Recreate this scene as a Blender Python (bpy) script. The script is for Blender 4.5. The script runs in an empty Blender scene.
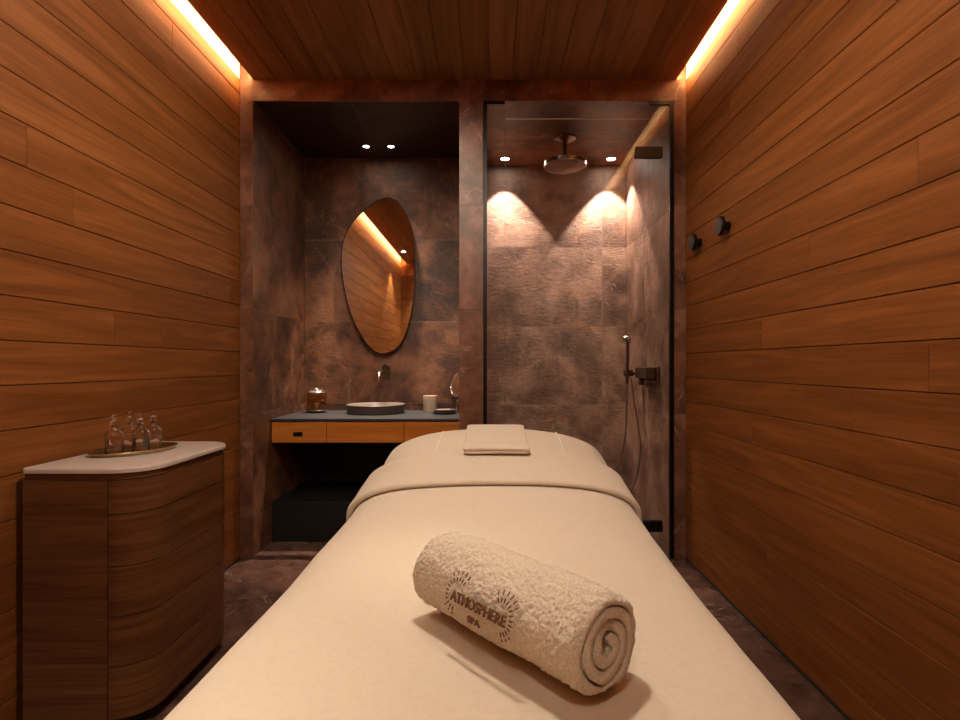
import bpy, bmesh, math, random
from math import pi, sin, cos, radians, sqrt
from mathutils import Vector, Matrix, noise

random.seed(7)
S = bpy.context.scene
C = S.collection

# ------------------------------------------------------------------ camera, world, exposure, lamps
CAM_H = 1.063
cam_d = bpy.data.cameras.new('camera')
cam = bpy.data.objects.new('camera', cam_d)
C.objects.link(cam)
cam.location = (0, 0, CAM_H)
cam.rotation_euler = (pi / 2, 0, 0)
cam_d.sensor_fit = 'HORIZONTAL'
cam_d.sensor_width = 36.0
cam_d.lens = 540.0 / 960.0 * 36.0
cam_d.shift_x = -10.0 / 960.0
cam_d.shift_y = 4.5 / 960.0
cam_d.clip_start = 0.02
S.camera = cam

W = bpy.data.worlds.new('world')
S.world = W
W.use_nodes = True
W.node_tree.nodes['Background'].inputs[0].default_value = (1, .7, .45, 1)
W.node_tree.nodes['Background'].inputs[1].default_value = 0.004

S.view_settings.view_transform = 'Standard'
S.view_settings.look = 'None'
S.view_settings.gamma = 1.0
S.view_settings.exposure = 1.8
S.view_settings.use_curve_mapping = False
S.cycles.use_denoising = True
S.cycles.max_bounces = 10
S.cycles.diffuse_bounces = 5
S.cycles.glossy_bounces = 5
S.cycles.transmission_bounces = 10
S.cycles.transparent_max_bounces = 16
S.cycles.caustics_reflective = False
S.cycles.sample_clamp_indirect = 4.0

# lamp powers and colours (the lamps themselves are inside their fixtures below)
LED_COL = (1.0, .60, .29)
LED_STRENGTH = 42.0
ROOM_COL = (1.0, .87, .70)
ROOM_W = 25.0
NICHE_COL = (1.0, .82, .66)
NICHE_W = 40.0
SHOWER_COL = (1.0, .87, .76)
SHOWER_W = 38.0

# ------------------------------------------------------------------ room measures (metres)
XL, XR = -1.366, 1.071          # wood walls
YB, YF, YK = -0.85, 2.95, 3.776  # rear wall, stone facade, niche back
YS = 3.91                        # shower back
ZC = 2.618                       # ceiling
ZN = 2.503                       # niche soffit
NX0, NX1 = -1.295, -0.169        # niche opening
SX0, SX1 = -0.038, 1.005         # shower opening
SWR = 0.986                      # shower right wall
GAP_L, GAP_R = -1.295, 1.020     # ceiling panel edges

# ------------------------------------------------------------------ node helpers
def new_mat(name):
    m = bpy.data.materials.new(name)
    m.use_nodes = True
    nt = m.node_tree
    for n in list(nt.nodes):
        nt.nodes.remove(n)
    return m, nt

def nd(nt, typ, **kw):
    n = nt.nodes.new(typ)
    for k, v in kw.items():
        if k.startswith('i_'):
            n.inputs[k[2:].replace('_', ' ')].default_value = v
        elif isinstance(k, str):
            setattr(n, k, v)
    return n

def ramp(nt, src, stops, interp='LINEAR'):
    r = nt.nodes.new('ShaderNodeValToRGB')
    r.color_ramp.interpolation = interp
    els = r.color_ramp.elements
    while len(els) < len(stops):
        els.new(0.5)
    for e, (p, c) in zip(els, stops):
        e.position = p
        e.color = (c[0], c[1], c[2], 1) if len(c) == 3 else c
    nt.links.new(src, r.inputs[0])
    return r.outputs[0]

def mix(nt, fac, a, b, mode='MIX'):
    m = nt.nodes.new('ShaderNodeMix')
    m.data_type = 'RGBA'
    m.blend_type = mode
    for sock, v in ((m.inputs[0], fac), (m.inputs[6], a), (m.inputs[7], b)):
        if hasattr(v, 'node'):
            nt.links.new(v, sock)
        elif isinstance(v, (int, float)):
            sock.default_value = v
        else:
            sock.default_value = (v[0], v[1], v[2], 1)
    return m.outputs[2]

def math_n(nt, op, a, b=None, clamp=False):
    m = nt.nodes.new('ShaderNodeMath')
    m.operation = op
    m.use_clamp = clamp
    for i, v in enumerate((a, b)):
        if v is None:
            continue
        if hasattr(v, 'node'):
            nt.links.new(v, m.inputs[i])
        else:
            m.inputs[i].default_value = v
    return m.outputs[0]

def principled(nt, col, rough, metal=0.0, bump=None, bump_s=0.2, bump_d=0.01, spec=0.5):
    p = nt.nodes.new('ShaderNodeBsdfPrincipled')
    for sock, v in (('Base Color', col), ('Roughness', rough), ('Metallic', metal)):
        if hasattr(v, 'node'):
            nt.links.new(v, p.inputs[sock])
        elif isinstance(v, (int, float)):
            p.inputs[sock].default_value = v
        else:
            p.inputs[sock].default_value = (v[0], v[1], v[2], 1)
    p.inputs['Specular IOR Level'].default_value = spec
    if bump is not None:
        b = nt.nodes.new('ShaderNodeBump')
        b.inputs['Strength'].default_value = bump_s
        b.inputs['Distance'].default_value = bump_d
        nt.links.new(bump, b.inputs['Height'])
        nt.links.new(b.outputs[0], p.inputs['Normal'])
    o = nt.nodes.new('ShaderNodeOutputMaterial')
    nt.links.new(p.outputs[0], o.inputs[0])
    return p

def coords(nt, scale=(1, 1, 1), per_island=0.0):
    tc = nt.nodes.new('ShaderNodeTexCoord')
    v = tc.outputs['Object']
    if per_island:
        g = nt.nodes.new('ShaderNodeNewGeometry')
        cb = nt.nodes.new('ShaderNodeCombineXYZ')
        a = math_n(nt, 'MULTIPLY', g.outputs['Random Per Island'], per_island)
        b = math_n(nt, 'MULTIPLY', g.outputs['Random Per Island'], per_island * 1.7)
        nt.links.new(a, cb.inputs[0]); nt.links.new(b, cb.inputs[1]); nt.links.new(a, cb.inputs[2])
        add = nt.nodes.new('ShaderNodeVectorMath'); add.operation = 'ADD'
        nt.links.new(v, add.inputs[0]); nt.links.new(cb.outputs[0], add.inputs[1])
        v = add.outputs[0]
    mp = nt.nodes.new('ShaderNodeVectorMath'); mp.operation = 'MULTIPLY'
    nt.links.new(v, mp.inputs[0]); mp.inputs[1].default_value = scale
    return mp.outputs[0]

def noise_n(nt, vec, scale, detail=4, rough=.55, dist=0.0):
    n = nt.nodes.new('ShaderNodeTexNoise')
    nt.links.new(vec, n.inputs['Vector'])
    n.inputs['Scale'].default_value = scale
    n.inputs['Detail'].default_value = detail
    n.inputs['Roughness'].default_value = rough
    n.inputs['Distortion'].default_value = dist
    return n.outputs[0]

# ------------------------------------------------------------------ materials
def wood(name, dark, mid, light, along='Y', rough=.62, var=.5, island=True, fine=1.0, bump_s=.25):
    m, nt = new_mat(name)
    k = {'X': (1, 14, 14), 'Y': (14, 1, 14), 'H': (1.2, 1.2, 22)}[along]
    f = {'X': (3, 160, 160), 'Y': (160, 3, 160), 'H': (4, 4, 240)}[along]
    v1 = coords(nt, k, 7.3 if island else 0)
    v2 = coords(nt, f, 7.3 if island else 0)
    g1 = noise_n(nt, v1, 1.0, 6, .6, 1.4)
    g2 = noise_n(nt, v2, 1.0, 3, .6)
    s = math_n(nt, 'ADD', math_n(nt, 'MULTIPLY', g1, .72), math_n(nt, 'MULTIPLY', g2, .28 * fine))
    col = ramp(nt, s, [(.30, dark), (.50, mid), (.70, light)])
    if island:
        g = nt.nodes.new('ShaderNodeNewGeometry')
        tone = ramp(nt, g.outputs['Random Per Island'],
                    [(0, (1 - var * .45, 1 - var * .5, 1 - var * .55)), (.5, (1, 1, 1)), (1, (1 + var * .35, 1 + var * .4, 1 + var * .42))])
        col = mix(nt, 1.0, col, tone, 'MULTIPLY')
    bh = math_n(nt, 'ADD', math_n(nt, 'MULTIPLY', g2, .7), math_n(nt, 'MULTIPLY', g1, .3))
    principled(nt, col, rough, 0, bh, bump_s, .002, .15)
    return m

M = {}
M['wood_wall'] = wood('oiled_cedar_boards', (.130, .038, .0073), (.212, .0675, .0142), (.31, .108, .0265), var=.26)
M['wood_ceil'] = wood('oiled_cedar_ceiling', (.19, .090, .036), (.29, .145, .060), (.39, .20, .088), var=.3)
M['wood_chest'] = wood('dark_walnut_veneer', (.052, .018, .0065), (.108, .040, .0145), (.175, .071, .028), 'H', .30, island=True, var=.10, fine=1.6, bump_s=.12)
M['wood_vanity'] = wood('oak_drawer_veneer', (.36, .10, .014), (.52, .17, .025), (.64, .23, .045), 'X', .38, var=.2, bump_s=.1)

def stone(name, rough, cleft, a, b, c, vein, island=9.1, vein_w=.012, scale=1.0, vein_amt=.75):
    m, nt = new_mat(name)
    v = coords(nt, (1, 1, 1), island)
    big = noise_n(nt, v, 1.7 * scale, 5, .6, .9)
    med = noise_n(nt, v, 7 * scale, 8, .65, .4)
    s = math_n(nt, 'ADD', math_n(nt, 'MULTIPLY', big, .6), math_n(nt, 'MULTIPLY', med, .4))
    col = ramp(nt, s, [(.37, a), (.49, b), (.62, c)])
    vn = noise_n(nt, v, 1.5 * scale, 5, .55, 1.6)
    d = math_n(nt, 'ABSOLUTE', math_n(nt, 'SUBTRACT', vn, .5))
    line = math_n(nt, 'SUBTRACT', 1.0, math_n(nt, 'DIVIDE', d, vein_w, True), True)
    mask = ramp(nt, noise_n(nt, v, 3.1 * scale, 4, .6), [(.50, (0, 0, 0)), (.66, (1, 1, 1))])
    fl = ramp(nt, noise_n(nt, v, 26 * scale, 6, .7, .5), [(.66, (0, 0, 0)), (.76, (1, 1, 1))])
    fm = ramp(nt, noise_n(nt, v, 2.3 * scale, 3, .6), [(.52, (0, 0, 0)), (.68, (.5, .5, .5))])
    vm = math_n(nt, 'MULTIPLY', math_n(nt, 'ADD', math_n(nt, 'MULTIPLY', line, mask), math_n(nt, 'MULTIPLY', fl, fm), True), vein_amt)
    col = mix(nt, vm, col, vein)
    rm = ramp(nt, noise_n(nt, v, 2.6 * scale, 6, .65, 1.1), [(.54, (0, 0, 0)), (.70, (.45, .45, .45))])
    rust = tuple(min(1, x) for x in (c[0] * 1.25, c[1] * 1.0, c[2] * .75))
    col = mix(nt, rm, col, rust)
    # riven surface
    vb = coords(nt, (1, 1, 2.2), island)
    cl = noise_n(nt, vb, 20, 6, .6, 1.2)
    cf = noise_n(nt, vb, 60, 5, .65, .8)
    h = math_n(nt, 'ADD', cl, math_n(nt, 'MULTIPLY', cf, .6))
    principled(nt, col, rough, 0, h, cleft, .02, .5)
    return m

BR_A, BR_B, BR_C = (.075, .037, .024), (.200, .107, .071), (.40, .235, .165)
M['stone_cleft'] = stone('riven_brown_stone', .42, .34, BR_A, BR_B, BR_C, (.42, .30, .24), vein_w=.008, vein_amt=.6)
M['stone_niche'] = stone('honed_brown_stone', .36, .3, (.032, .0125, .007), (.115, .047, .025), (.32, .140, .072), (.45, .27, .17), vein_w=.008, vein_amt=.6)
M['stone_polished'] = stone('polished_red_brown_marble', .42, .03, (.065, .025, .013), (.165, .067, .036), (.30, .135, .080), (.56, .38, .29), vein_w=.012, scale=1.5)
M['stone_soffit_shade'] = stone('shade_darkened_soffit_stone', .3, .05, (.012, .006, .004), (.030, .014, .009), (.065, .032, .021), (.2, .14, .1), vein_w=.006, vein_amt=.4)  # niche ceiling stone, its colour darkened to stand in for shade
M['stone_floor'] = stone('polished_dark_brown_marble', .26, .04, (.050, .024, .017), (.105, .052, .037), (.17, .09, .066), (.45, .34, .29), vein_w=.012, scale=1.8)

def fabric(name, col, rough=.9, weave=900, bs=.12, lowf=True):
    m, nt = new_mat(name)
    v = coords(nt)
    n1 = noise_n(nt, v, weave, 2, .6)
    n2 = noise_n(nt, v, 5, 3, .5)
    n3 = noise_n(nt, v, 90, 4, .7, .5)
    c2 = mix(nt, math_n(nt, 'MULTIPLY', n2, .5), col, tuple(x * .90 for x in col))
    c2 = mix(nt, ramp(nt, n3, [(.45, (0, 0, 0)), (.75, (.7, .7, .7))]), c2, tuple(x * .86 for x in col))
    p = principled(nt, c2, rough, 0, n1, bs, .002, .15)
    p.inputs['Sheen Weight'].default_value = .25
    p.inputs['Sheen Roughness'].default_value = .5
    return m
LINEN = (.705, .592, .462)
M['sheet'] = fabric('peach_cotton_sheet', LINEN)
M['blanket'] = fabric('peach_cotton_blanket', (.695, .583, .455))
M['towel_small'] = fabric('peach_towel_cloth', (.715, .60, .468), weave=420, bs=.3)

def terry():
    m, nt = new_mat('beige_terry_loops')
    v = coords(nt)
    n1 = noise_n(nt, v, 330, 3, .7, .4)
    n2 = noise_n(nt, v, 110, 3, .6, .3)
    h = math_n(nt, 'ADD', n1, n2)
    col = ramp(nt, n1, [(.3, (.60, .475, .35)), (.52, (.79, .665, .51)), (.7, (.90, .79, .64))])  # shade in the gaps between loops is put into the colour
    p = principled(nt, col, .95, 0, h, .7, .004, .1)
    p.inputs['Sheen Weight'].default_value = .4
    return m
M['terry'] = terry()

def plain(name, col, rough=.5, metal=0.0, spec=.5, bump=0.0, bscale=200):
    m, nt = new_mat(name)
    v = coords(nt)
    n = noise_n(nt, v, bscale, 3, .6)
    c2 = mix(nt, math_n(nt, 'MULTIPLY', n, .35), col, tuple(x * .85 for x in col))
    principled(nt, c2, rough, metal, n if bump else None, bump, .001, spec)
    return m
M['black'] = plain('matt_black_lacquer', (.010, .009, .0085), .5)
M['black_metal'] = plain('black_metal', (.012, .010, .009), .38, .6)
M['worktop'] = plain('slate_grey_worktop', (.065, .066, .072), .36)
M['chest_top'] = plain('pale_stone_top', (.60, .48, .41), .3, bscale=14)
M['brass'] = plain('aged_brass', (.46, .31, .16), .22, 1.0)
M['gold'] = plain('polished_gold', (.80, .60, .36), .16, 1.0)
M['silver'] = plain('polished_silver', (.88, .83, .77), .2, 1.0)
M['bronze'] = plain('brushed_dark_bronze', (.17, .125, .095), .3, 1.0)
M['hinge'] = plain('dark_bronze_hinge', (.035, .025, .018), .42, .8)
M['glass_edge'] = plain('polished_glass_edge', (.55, .50, .44), .3)
M['gunmetal'] = plain('gunmetal_chrome', (.55, .48, .42), .22, 1.0)
M['steel_hose'] = plain('metal_hose', (.50, .44, .39), .3, 1.0)
M['sink_out'] = plain('dark_brown_ceramic', (.075, .052, .040), .45)
M['sink_in'] = plain('pale_grey_ceramic', (.34, .27, .23), .25)
M['cup'] = plain('ivory_ceramic', (.80, .60, .42), .45)
M['dish'] = plain('taupe_stoneware', (.10, .075, .062), .38)
M['soap'] = plain('rose_beige_cloth', (.42, .29, .23), .8)
M['thread'] = plain('brown_thread', (.19, .085, .034), .8)
M['piping'] = plain('cream_piping', (.90, .82, .72), .7)
M['grout'] = plain('brown_grout', (.30, .215, .16), .8)
M['joint'] = plain('dark_joint_backing', (.018, .008, .004), .9)
M['cove_paint'] = plain('cream_cove_paint', (.50, .42, .33), .7)
M['cap'] = plain('plaster_shell', (.06, .03, .015), .9)
M['mirror'] = plain('mirror_silvering', (.93, .91, .88), .015, 1.0)
M['liquid'] = None

def emit(name, col, s):
    m, nt = new_mat(name)
    e = nt.nodes.new('ShaderNodeEmission')
    e.inputs[0].default_value = (*col, 1)
    e.inputs[1].default_value = s
    o = nt.nodes.new('ShaderNodeOutputMaterial')
    nt.links.new(e.outputs[0], o.inputs[0])
    return m
M['led'] = emit('warm_led_tape', LED_COL, LED_STRENGTH)
M['lens'] = emit('lit_lamp_lens', (1, .90, .78), 22.0)

def pane_glass(name, tint, f0):
    m, nt = new_mat(name)
    t = nt.nodes.new('ShaderNodeBsdfTransparent')
    t.inputs[0].default_value = tint
    g = nt.nodes.new('ShaderNodeBsdfGlossy')
    g.inputs['Roughness'].default_value = .01
    lw = nt.nodes.new('ShaderNodeLayerWeight')
    lw.inputs[0].default_value = .5
    pw = math_n(nt, 'POWER', lw.outputs['Facing'], 5.0)
    f = math_n(nt, 'ADD', math_n(nt, 'MULTIPLY', pw, .9), f0, True)
    x = nt.nodes.new('ShaderNodeMixShader')
    nt.links.new(f, x.inputs[0]); nt.links.new(t.outputs[0], x.inputs[1]); nt.links.new(g.outputs[0], x.inputs[2])
    o = nt.nodes.new('ShaderNodeOutputMaterial')
    nt.links.new(x.outputs[0], o.inputs[0])
    return m
M['pane'] = pane_glass('clear_pane_glass', (.985, .98, .97, 1), .045)

def solid_glass(name, col, ior=1.45, rough=0.0):
    m, nt = new_mat(name)
    p = principled(nt, col, rough)
    p.inputs['Transmission Weight'].default_value = 1
    p.inputs['IOR'].default_value = ior
    return m
M['bottle'] = solid_glass('clear_bottle_glass', (1.0, .98, .96), 1.48, .05)
M['liquid'] = solid_glass('pale_oil', (.95, .80, .66), 1.36)
M['amber'] = pane_glass('amber_jar_glass', (.95, .83, .62, 1), .06)

# ------------------------------------------------------------------ object helpers
def obj(name, bm, mats, parent=None, smooth=False, recalc=True):
    if recalc:
        bmesh.ops.recalc_face_normals(bm, faces=bm.faces)
    me = bpy.data.meshes.new(name)
    bm.to_mesh(me); bm.free()
    if not isinstance(mats, (list, tuple)):
        mats = [mats]
    for mm in mats:
        me.materials.append(mm)
    if smooth:
        for p in me.polygons:
            p.use_smooth = True
    o = bpy.data.objects.new(name, me)
    C.objects.link(o)
    if parent is not None:
        o.parent = parent
    return o

def smooth_angle(o, deg=35):
    me = o.data
    for p in me.polygons:
        p.use_smooth = True
    bm = bmesh.new(); bm.from_mesh(me)
    for e in bm.edges:
        if len(e.link_faces) == 2:
            e.smooth = e.calc_face_angle(0) < radians(deg)
        else:
            e.smooth = False
    bm.to_mesh(me); bm.free()
    return o

def thing(name, label, cat, loc=(0, 0, 0), group=None):
    o = bpy.data.objects.new(name, None)
    o.empty_display_size = .05
    C.objects.link(o)
    o.location = loc
    o['label'] = label; o['category'] = cat
    if group: o['group'] = group
    return o

def tag(o, label, cat, group=None):
    o['label'] = label; o['category'] = cat
    if group: o['group'] = group
    return o

def struct(o):
    o['kind'] = 'structure'
    return o

def box(bm, x0, x1, y0, y1, z0, z1, bev=0.0, seg=2):
    vs = [bm.verts.new((x, y, z)) for z in (z0, z1) for y in (y0, y1) for x in (x0, x1)]
    fs = []
    for f in ((0, 2, 3, 1), (4, 5, 7, 6), (0, 1, 5, 4), (2, 6, 7, 3), (0, 4, 6, 2), (1, 3, 7, 5)):
        fs.append(bm.faces.new([vs[i] for i in f]))
    if bev:
        es = list({e for f in fs for e in f.edges})
        bmesh.ops.bevel(bm, geom=es, offset=bev, segments=seg, affect='EDGES', profile=.5)
    return fs

def boxo(name, dims, mat, parent=None, bev=0.0, seg=2):
    bm = bmesh.new(); box(bm, *dims, bev=bev, seg=seg)
    return obj(name, bm, mat, parent)

def lathe(bm, prof, c=(0, 0, 0), axis='Z', n=40):
    rings = []
    for r, h in prof:
        ring = []
        for i in range(n):
            a = 2 * pi * i / n
            p = (r * cos(a), r * sin(a), h)
            if axis == 'X': p = (h, r * cos(a), r * sin(a))
            if axis == 'Y': p = (r * cos(a), h, r * sin(a))
            ring.append(bm.verts.new((p[0] + c[0], p[1] + c[1], p[2] + c[2])))
        rings.append(ring)
    for a, b in zip(rings, rings[1:]):
        for i in range(n):
            j = (i + 1) % n
            bm.faces.new((a[i], a[j], b[j], b[i]))
    for ring, r in ((rings[0], prof[0][0]), (rings[-1], prof[-1][0])):
        try:
            bm.faces.new(ring)
        except ValueError:
            pass
    return rings

def tube(bm, pts, r, n=12, closed=False):
    pts = [Vector(p) for p in pts]
    rings = []
    up = Vector((0, 0, 1))
    prev = None
    N = len(pts)
    for i, p in enumerate(pts):
        a = pts[(i - 1) % N] if (closed or i > 0) else p
        b = pts[(i + 1) % N] if (closed or i < N - 1) else p
        t = (b - a).normalized()
        if prev is None:
            u = t.cross(up)
            if u.length < 1e-3: u = t.cross(Vector((1, 0, 0)))
            u.normalize()
        else:
            u = (prev - t * prev.dot(t)).normalized()
        prev = u
        w = t.cross(u)
        rr = r[i] if isinstance(r, (list, tuple)) else r
        rings.append([bm.verts.new(p + (u * cos(2 * pi * k / n) + w * sin(2 * pi * k / n)) * rr) for k in range(n)])
    pairs = list(zip(rings, rings[1:])) + ([(rings[-1], rings[0])] if closed else [])
    for a, b in pairs:
        for i in range(n):
            j = (i + 1) % n
            bm.faces.new((a[i], a[j], b[j], b[i]))
    if not closed:
        bm.faces.new(rings[0]); bm.faces.new(rings[-1])

def catmull(pts, k=8, closed=False):
    pts = [Vector(p) for p in pts]
    out = []
    n = len(pts)
    for i in range(n if closed else n - 1):
        g = (lambda j: pts[j % n]) if closed else (lambda j: pts[max(0, min(n - 1, j))])
        p0, p1, p2, p3 = g(i - 1), g(i), g(i + 1), g(i + 2)
        for s in range(k):
            t = s / k
            out.append(.5 * ((2 * p1) + (p2 - p0) * t + (2 * p0 - 5 * p1 + 4 * p2 - p3) * t * t + (3 * p1 - p0 - 3 * p2 + p3) * t ** 3))
    if not closed: out.append(pts[-1])
    return out

def prism(bm, outline, z0, z1, bev=0.0):
    """closed outline of (x, y) extruded from z0 to z1, top rim optionally chamfered round"""
    n = len(outline)
    levels = [(z0, 0.0)]
    if bev:
        levels += [(z0 + bev * (1 - cos(a)), None) for a in ()]
        for k in range(5):
            a = pi / 2 * k / 4
            levels.append((z1 - bev + bev * sin(a), bev * (1 - cos(a))))
    else:
        levels.append((z1, 0.0))
    def inset(d):
        res = []
        for i in range(n):
            p0 = Vector(outline[i - 1]); p1 = Vector(outline[i]); p2 = Vector(outline[(i + 1) % n])
            e = (p2 - p0); nn = Vector((-e.y, e.x)).normalized()
            res.append(p1 + nn * d)
        return res
    rings = []
    for z, d in levels:
        rings.append([bm.verts.new((p.x, p.y, z)) for p in inset(d)])
    for a, b in zip(rings, rings[1:]):
        for i in range(n):
            j = (i + 1) % n
            bm.faces.new((a[i], a[j], b[j], b[i]))
    bm.faces.new(rings[0]); bm.faces.new(rings[-1])

def round_rect(x0, x1, y0, y1, r00, r10, r11, r01, n=14):
    """counter-clockwise outline; radii at (x0,y0), (x1,y0), (x1,y1), (x0,y1)"""
    out = []
    for cx, cy, r, a0 in ((x0 + r00, y0 + r00, r00, pi), (x1 - r10, y0 + r10, r10, 1.5 * pi), (x1 - r11, y1 - r11, r11, 0), (x0 + r01, y1 - r01, r01, .5 * pi)):
        for k in range(n + 1):
            a = a0 + pi / 2 * k / n
            out.append((cx + r * cos(a), cy + r * sin(a)))
    return out

def dup_tree(root, loc, label):
    r = root.copy(); C.objects.link(r); r.location = loc; r['label'] = label
    for ch in list(root.children):
        c = ch.copy(); C.objects.link(c); c.parent = r
        for g in ch.children:
            d = g.copy(); C.objects.link(d); d.parent = c
    return r

# ------------------------------------------------------------------ setting: walls, floor, ceiling
BW = .128
def boards_x(name, x_face, out, y0, y1, z0, z1, zoff, joints, mat):
    """horizontal boards on a wall x = x_face; out = +1/-1 direction away from the room"""
    bm = bmesh.new()
    x_in, x_out = x_face, x_face + out * .018
    z = z0 - ((z0 - zoff) % BW)
    row = 0
    while z < z1:
        a, b = max(z, z0) + .0012, min(z + BW, z1) - .0012
        if b > a:
            cuts = [y0] + [c for c in joints(row) if y0 < c < y1] + [y1]
            for c0, c1 in zip(cuts, cuts[1:]):
                box(bm, min(x_in, x_out), max(x_in, x_out), c0 + .0005, c1 - .0005, a, b, .0016, 1)
        z += BW; row += 1
    xs = sorted((x_out, x_out + out * .06))
    f = box(bm, xs[0], xs[1], y0 - .02, y1, z0 - .04, z1)
    for ff in f: ff.material_index = 1
    return struct(obj(name, bm, [mat, M['joint']]))

rj = random.Random(11)
jl = {r: sorted([rj.uniform(-.5, 2.9), rj.uniform(.3, 2.7)]) if r % 2 else [rj.uniform(.2, 2.6)] for r in range(40)}
jr = {r: sorted([rj.uniform(-.5, 2.9), rj.uniform(.3, 2.8)]) if r % 3 == 0 else [rj.uniform(.2, 2.7)] for r in range(40)}
boards_x('wall_left', XL, -1, YB, YF, 0, 2.622, 1.003, lambda r: jl[r], M['wood_wall'])
boards_x('wall_right', XR, 1, YB, YF, 0, 2.622, .994, lambda r: jr[r], M['wood_wall'])
# rear wall, behind the camera, seen in the mirror
bm = bmesh.new()
z = 0
rr = 0
while z < 2.80:
    cuts = [XL] + sorted([rj.uniform(-1, .8)]) + [XR]
    for c0, c1 in zip(cuts, cuts[1:]):
        box(bm, c0 + .0005, c1 - .0005, YB - .018, YB, z + .0012, min(z + BW, 2.8) - .0012, .0016, 1)
    z += BW
for ff in box(bm, XL - .05, XR + .05, YB - .08, YB - .018, -.04, 2.8): ff.material_index = 1
struct(obj('wall_rear', bm, [wood('oiled_cedar_rear', (.130, .038, .0073), (.212, .0675, .0142), (.31, .108, .0265), 'X', var=.34), M['joint']]))

struct(boxo('trim_6', (XL - .08, XL - .001, YB, YF, 2.6225, 2.80), M['cove_paint']))
struct(boxo('trim_7', (XR + .001, XR + .08, YB, YF, 2.6225, 2.80), M['cove_paint']))
# ceiling: boards run away from the camera, short of the side walls
bm = bmesh.new()
x = GAP_L
nb = 18
bw = (GAP_R - GAP_L) / nb
for i in range(nb):
    cuts = [YB] + [rj.uniform(0, 2.6)] + [YF]
    for c0, c1 in zip(cuts, cuts[1:]):
        box(bm, x + .0012, x + bw - .0012, c0 + .0005, c1 - .0005, ZC, ZC + .012, .0016, 1)
    x += bw
for ff in box(bm, GAP_L + .012, GAP_R - .012, YB, YF, ZC + .012, ZC + .02): ff.material_index = 1
for ff in box(bm, XL - .02, XR + .02, YB - .02, YF, 2.80, 2.86): ff.material_index = 1
for ff in box(bm, -1.0, .75, YB, YF, ZC + .02, 2.80): ff.material_index = 1
struct(obj('ceiling', bm, [M['wood_ceil'], M['joint']]))

# floor: large marble tiles
def tile_breaks(a, b, first, step):
    v = [a]
    t = first
    while t < b:
        if t > a + .02: v.append(t)
        t += step
    v.append(b)
    return v
bm = bmesh.new()
xb = tile_breaks(XL, XR, XL + .42, .60); yb = tile_breaks(YB, YF, YB + .25, .60)
for x0, x1 in zip(xb, xb[1:]):
    for y0, y1 in zip(yb, yb[1:]):
        box(bm, x0 + .0008, x1 - .0008, y0 + .0008, y1 - .0008, -.02, 0, .0006, 1)
for ff in box(bm, XL - .1, XR + .1, YB - .1, YF, -.08, -.0015): ff.material_index = 1
struct(obj('floor', bm, [M['stone_floor'], M['grout']]))

def tiles(name, origin, u, v, nrm, ub, vb, mat, t=.012, back=.05):
    """tiles on a plane: origin + u*a + v*b, facing nrm, with a backing slab behind"""
    bm = bmesh.new()
    o, u, v, nrm = Vector(origin), Vector(u), Vector(v), Vector(nrm)
    def slab(a0, a1, b0, b1, d0, d1, bev, mi):
        vs = []
        for d in (d0, d1):
            for b in (b0, b1):
                for a in (a0, a1):
                    vs.append(bm.verts.new(o + u * a + v * b - nrm * d))
        fs = [bm.faces.new([vs[i] for i in f]) for f in ((0, 2, 3, 1), (4, 5, 7, 6), (0, 1, 5, 4), (2, 6, 7, 3), (0, 4, 6, 2), (1, 3, 7, 5))]
        for f in fs: f.material_index = mi
        if bev:
            bmesh.ops.bevel(bm, geom=list({e for f in fs for e in f.edges}), offset=bev, segments=1, affect='EDGES')
    for a0, a1 in zip(ub, ub[1:]):
        for b0, b1 in zip(vb, vb[1:]):
            slab(a0 + .0015, a1 - .0015, b0 + .0015, b1 - .0015, 0, t, .0006, 0)
    slab(ub[0] + .0004, ub[-1] - .0004, vb[0] + .0004, vb[-1] - .0004, .0012, t + back, 0, 1)
    return struct(obj(name, bm, [mat, M['grout']]))

TZ = [0, .224, .794, 1.364, 1.934, ZN]
TZS = [0, .205, .770, 1.337, 1.911, ZN]
# washing niche
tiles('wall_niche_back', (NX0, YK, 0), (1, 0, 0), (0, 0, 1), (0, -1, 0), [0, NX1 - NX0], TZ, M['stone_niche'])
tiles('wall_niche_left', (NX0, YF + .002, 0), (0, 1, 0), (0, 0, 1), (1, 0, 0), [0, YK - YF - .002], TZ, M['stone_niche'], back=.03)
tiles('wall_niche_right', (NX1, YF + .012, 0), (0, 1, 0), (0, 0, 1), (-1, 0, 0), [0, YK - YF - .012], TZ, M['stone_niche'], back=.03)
tiles('ceiling_niche', (NX0, YF + .012, ZN), (1, 0, 0), (0, 1, 0), (0, 0, -1), [0, .53, NX1 - NX0], [0, YK - YF - .012], M['stone_soffit_shade'])
tiles('floor_niche', (NX0, YF + .012, .012), (1, 0, 0), (0, 1, 0), (0, 0, 1), [0, .56, NX1 - NX0], [0, YK - YF - .012], M['stone_floor'])
# shower
tiles('wall_shower_back', (SX0 - .01, YS, 0), (1, 0, 0), (0, 0, 1), (0, -1, 0), [0, .86, SWR - SX0 + .01], TZS, M['stone_cleft'])
tiles('wall_shower_left', (SX0 - .012, YF + .012, 0), (0, 1, 0), (0, 0, 1), (1, 0, 0), [0, YS - YF - .012], TZS, M['stone_cleft'], back=.03)
tiles('wall_shower_right', (SWR, YF + .012, 0), (0, 1, 0), (0, 0, 1), (-1, 0, 0), [0, .50, YS - YF - .012], TZS, M['stone_cleft'])
tiles('ceiling_shower', (SX0, YF + .012, ZN), (1, 0, 0), (0, 1, 0), (0, 0, -1), [0, SWR - SX0], [0, .5, YS - YF - .012], M['stone_niche'])
tiles('floor_shower', (SX0, YF + .012, 0.0), (1, 0, 0), (0, 1, 0), (0, 0, 1), [0, .52, SWR - SX0], [0, YS - YF - .012], M['stone_floor'])
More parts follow.
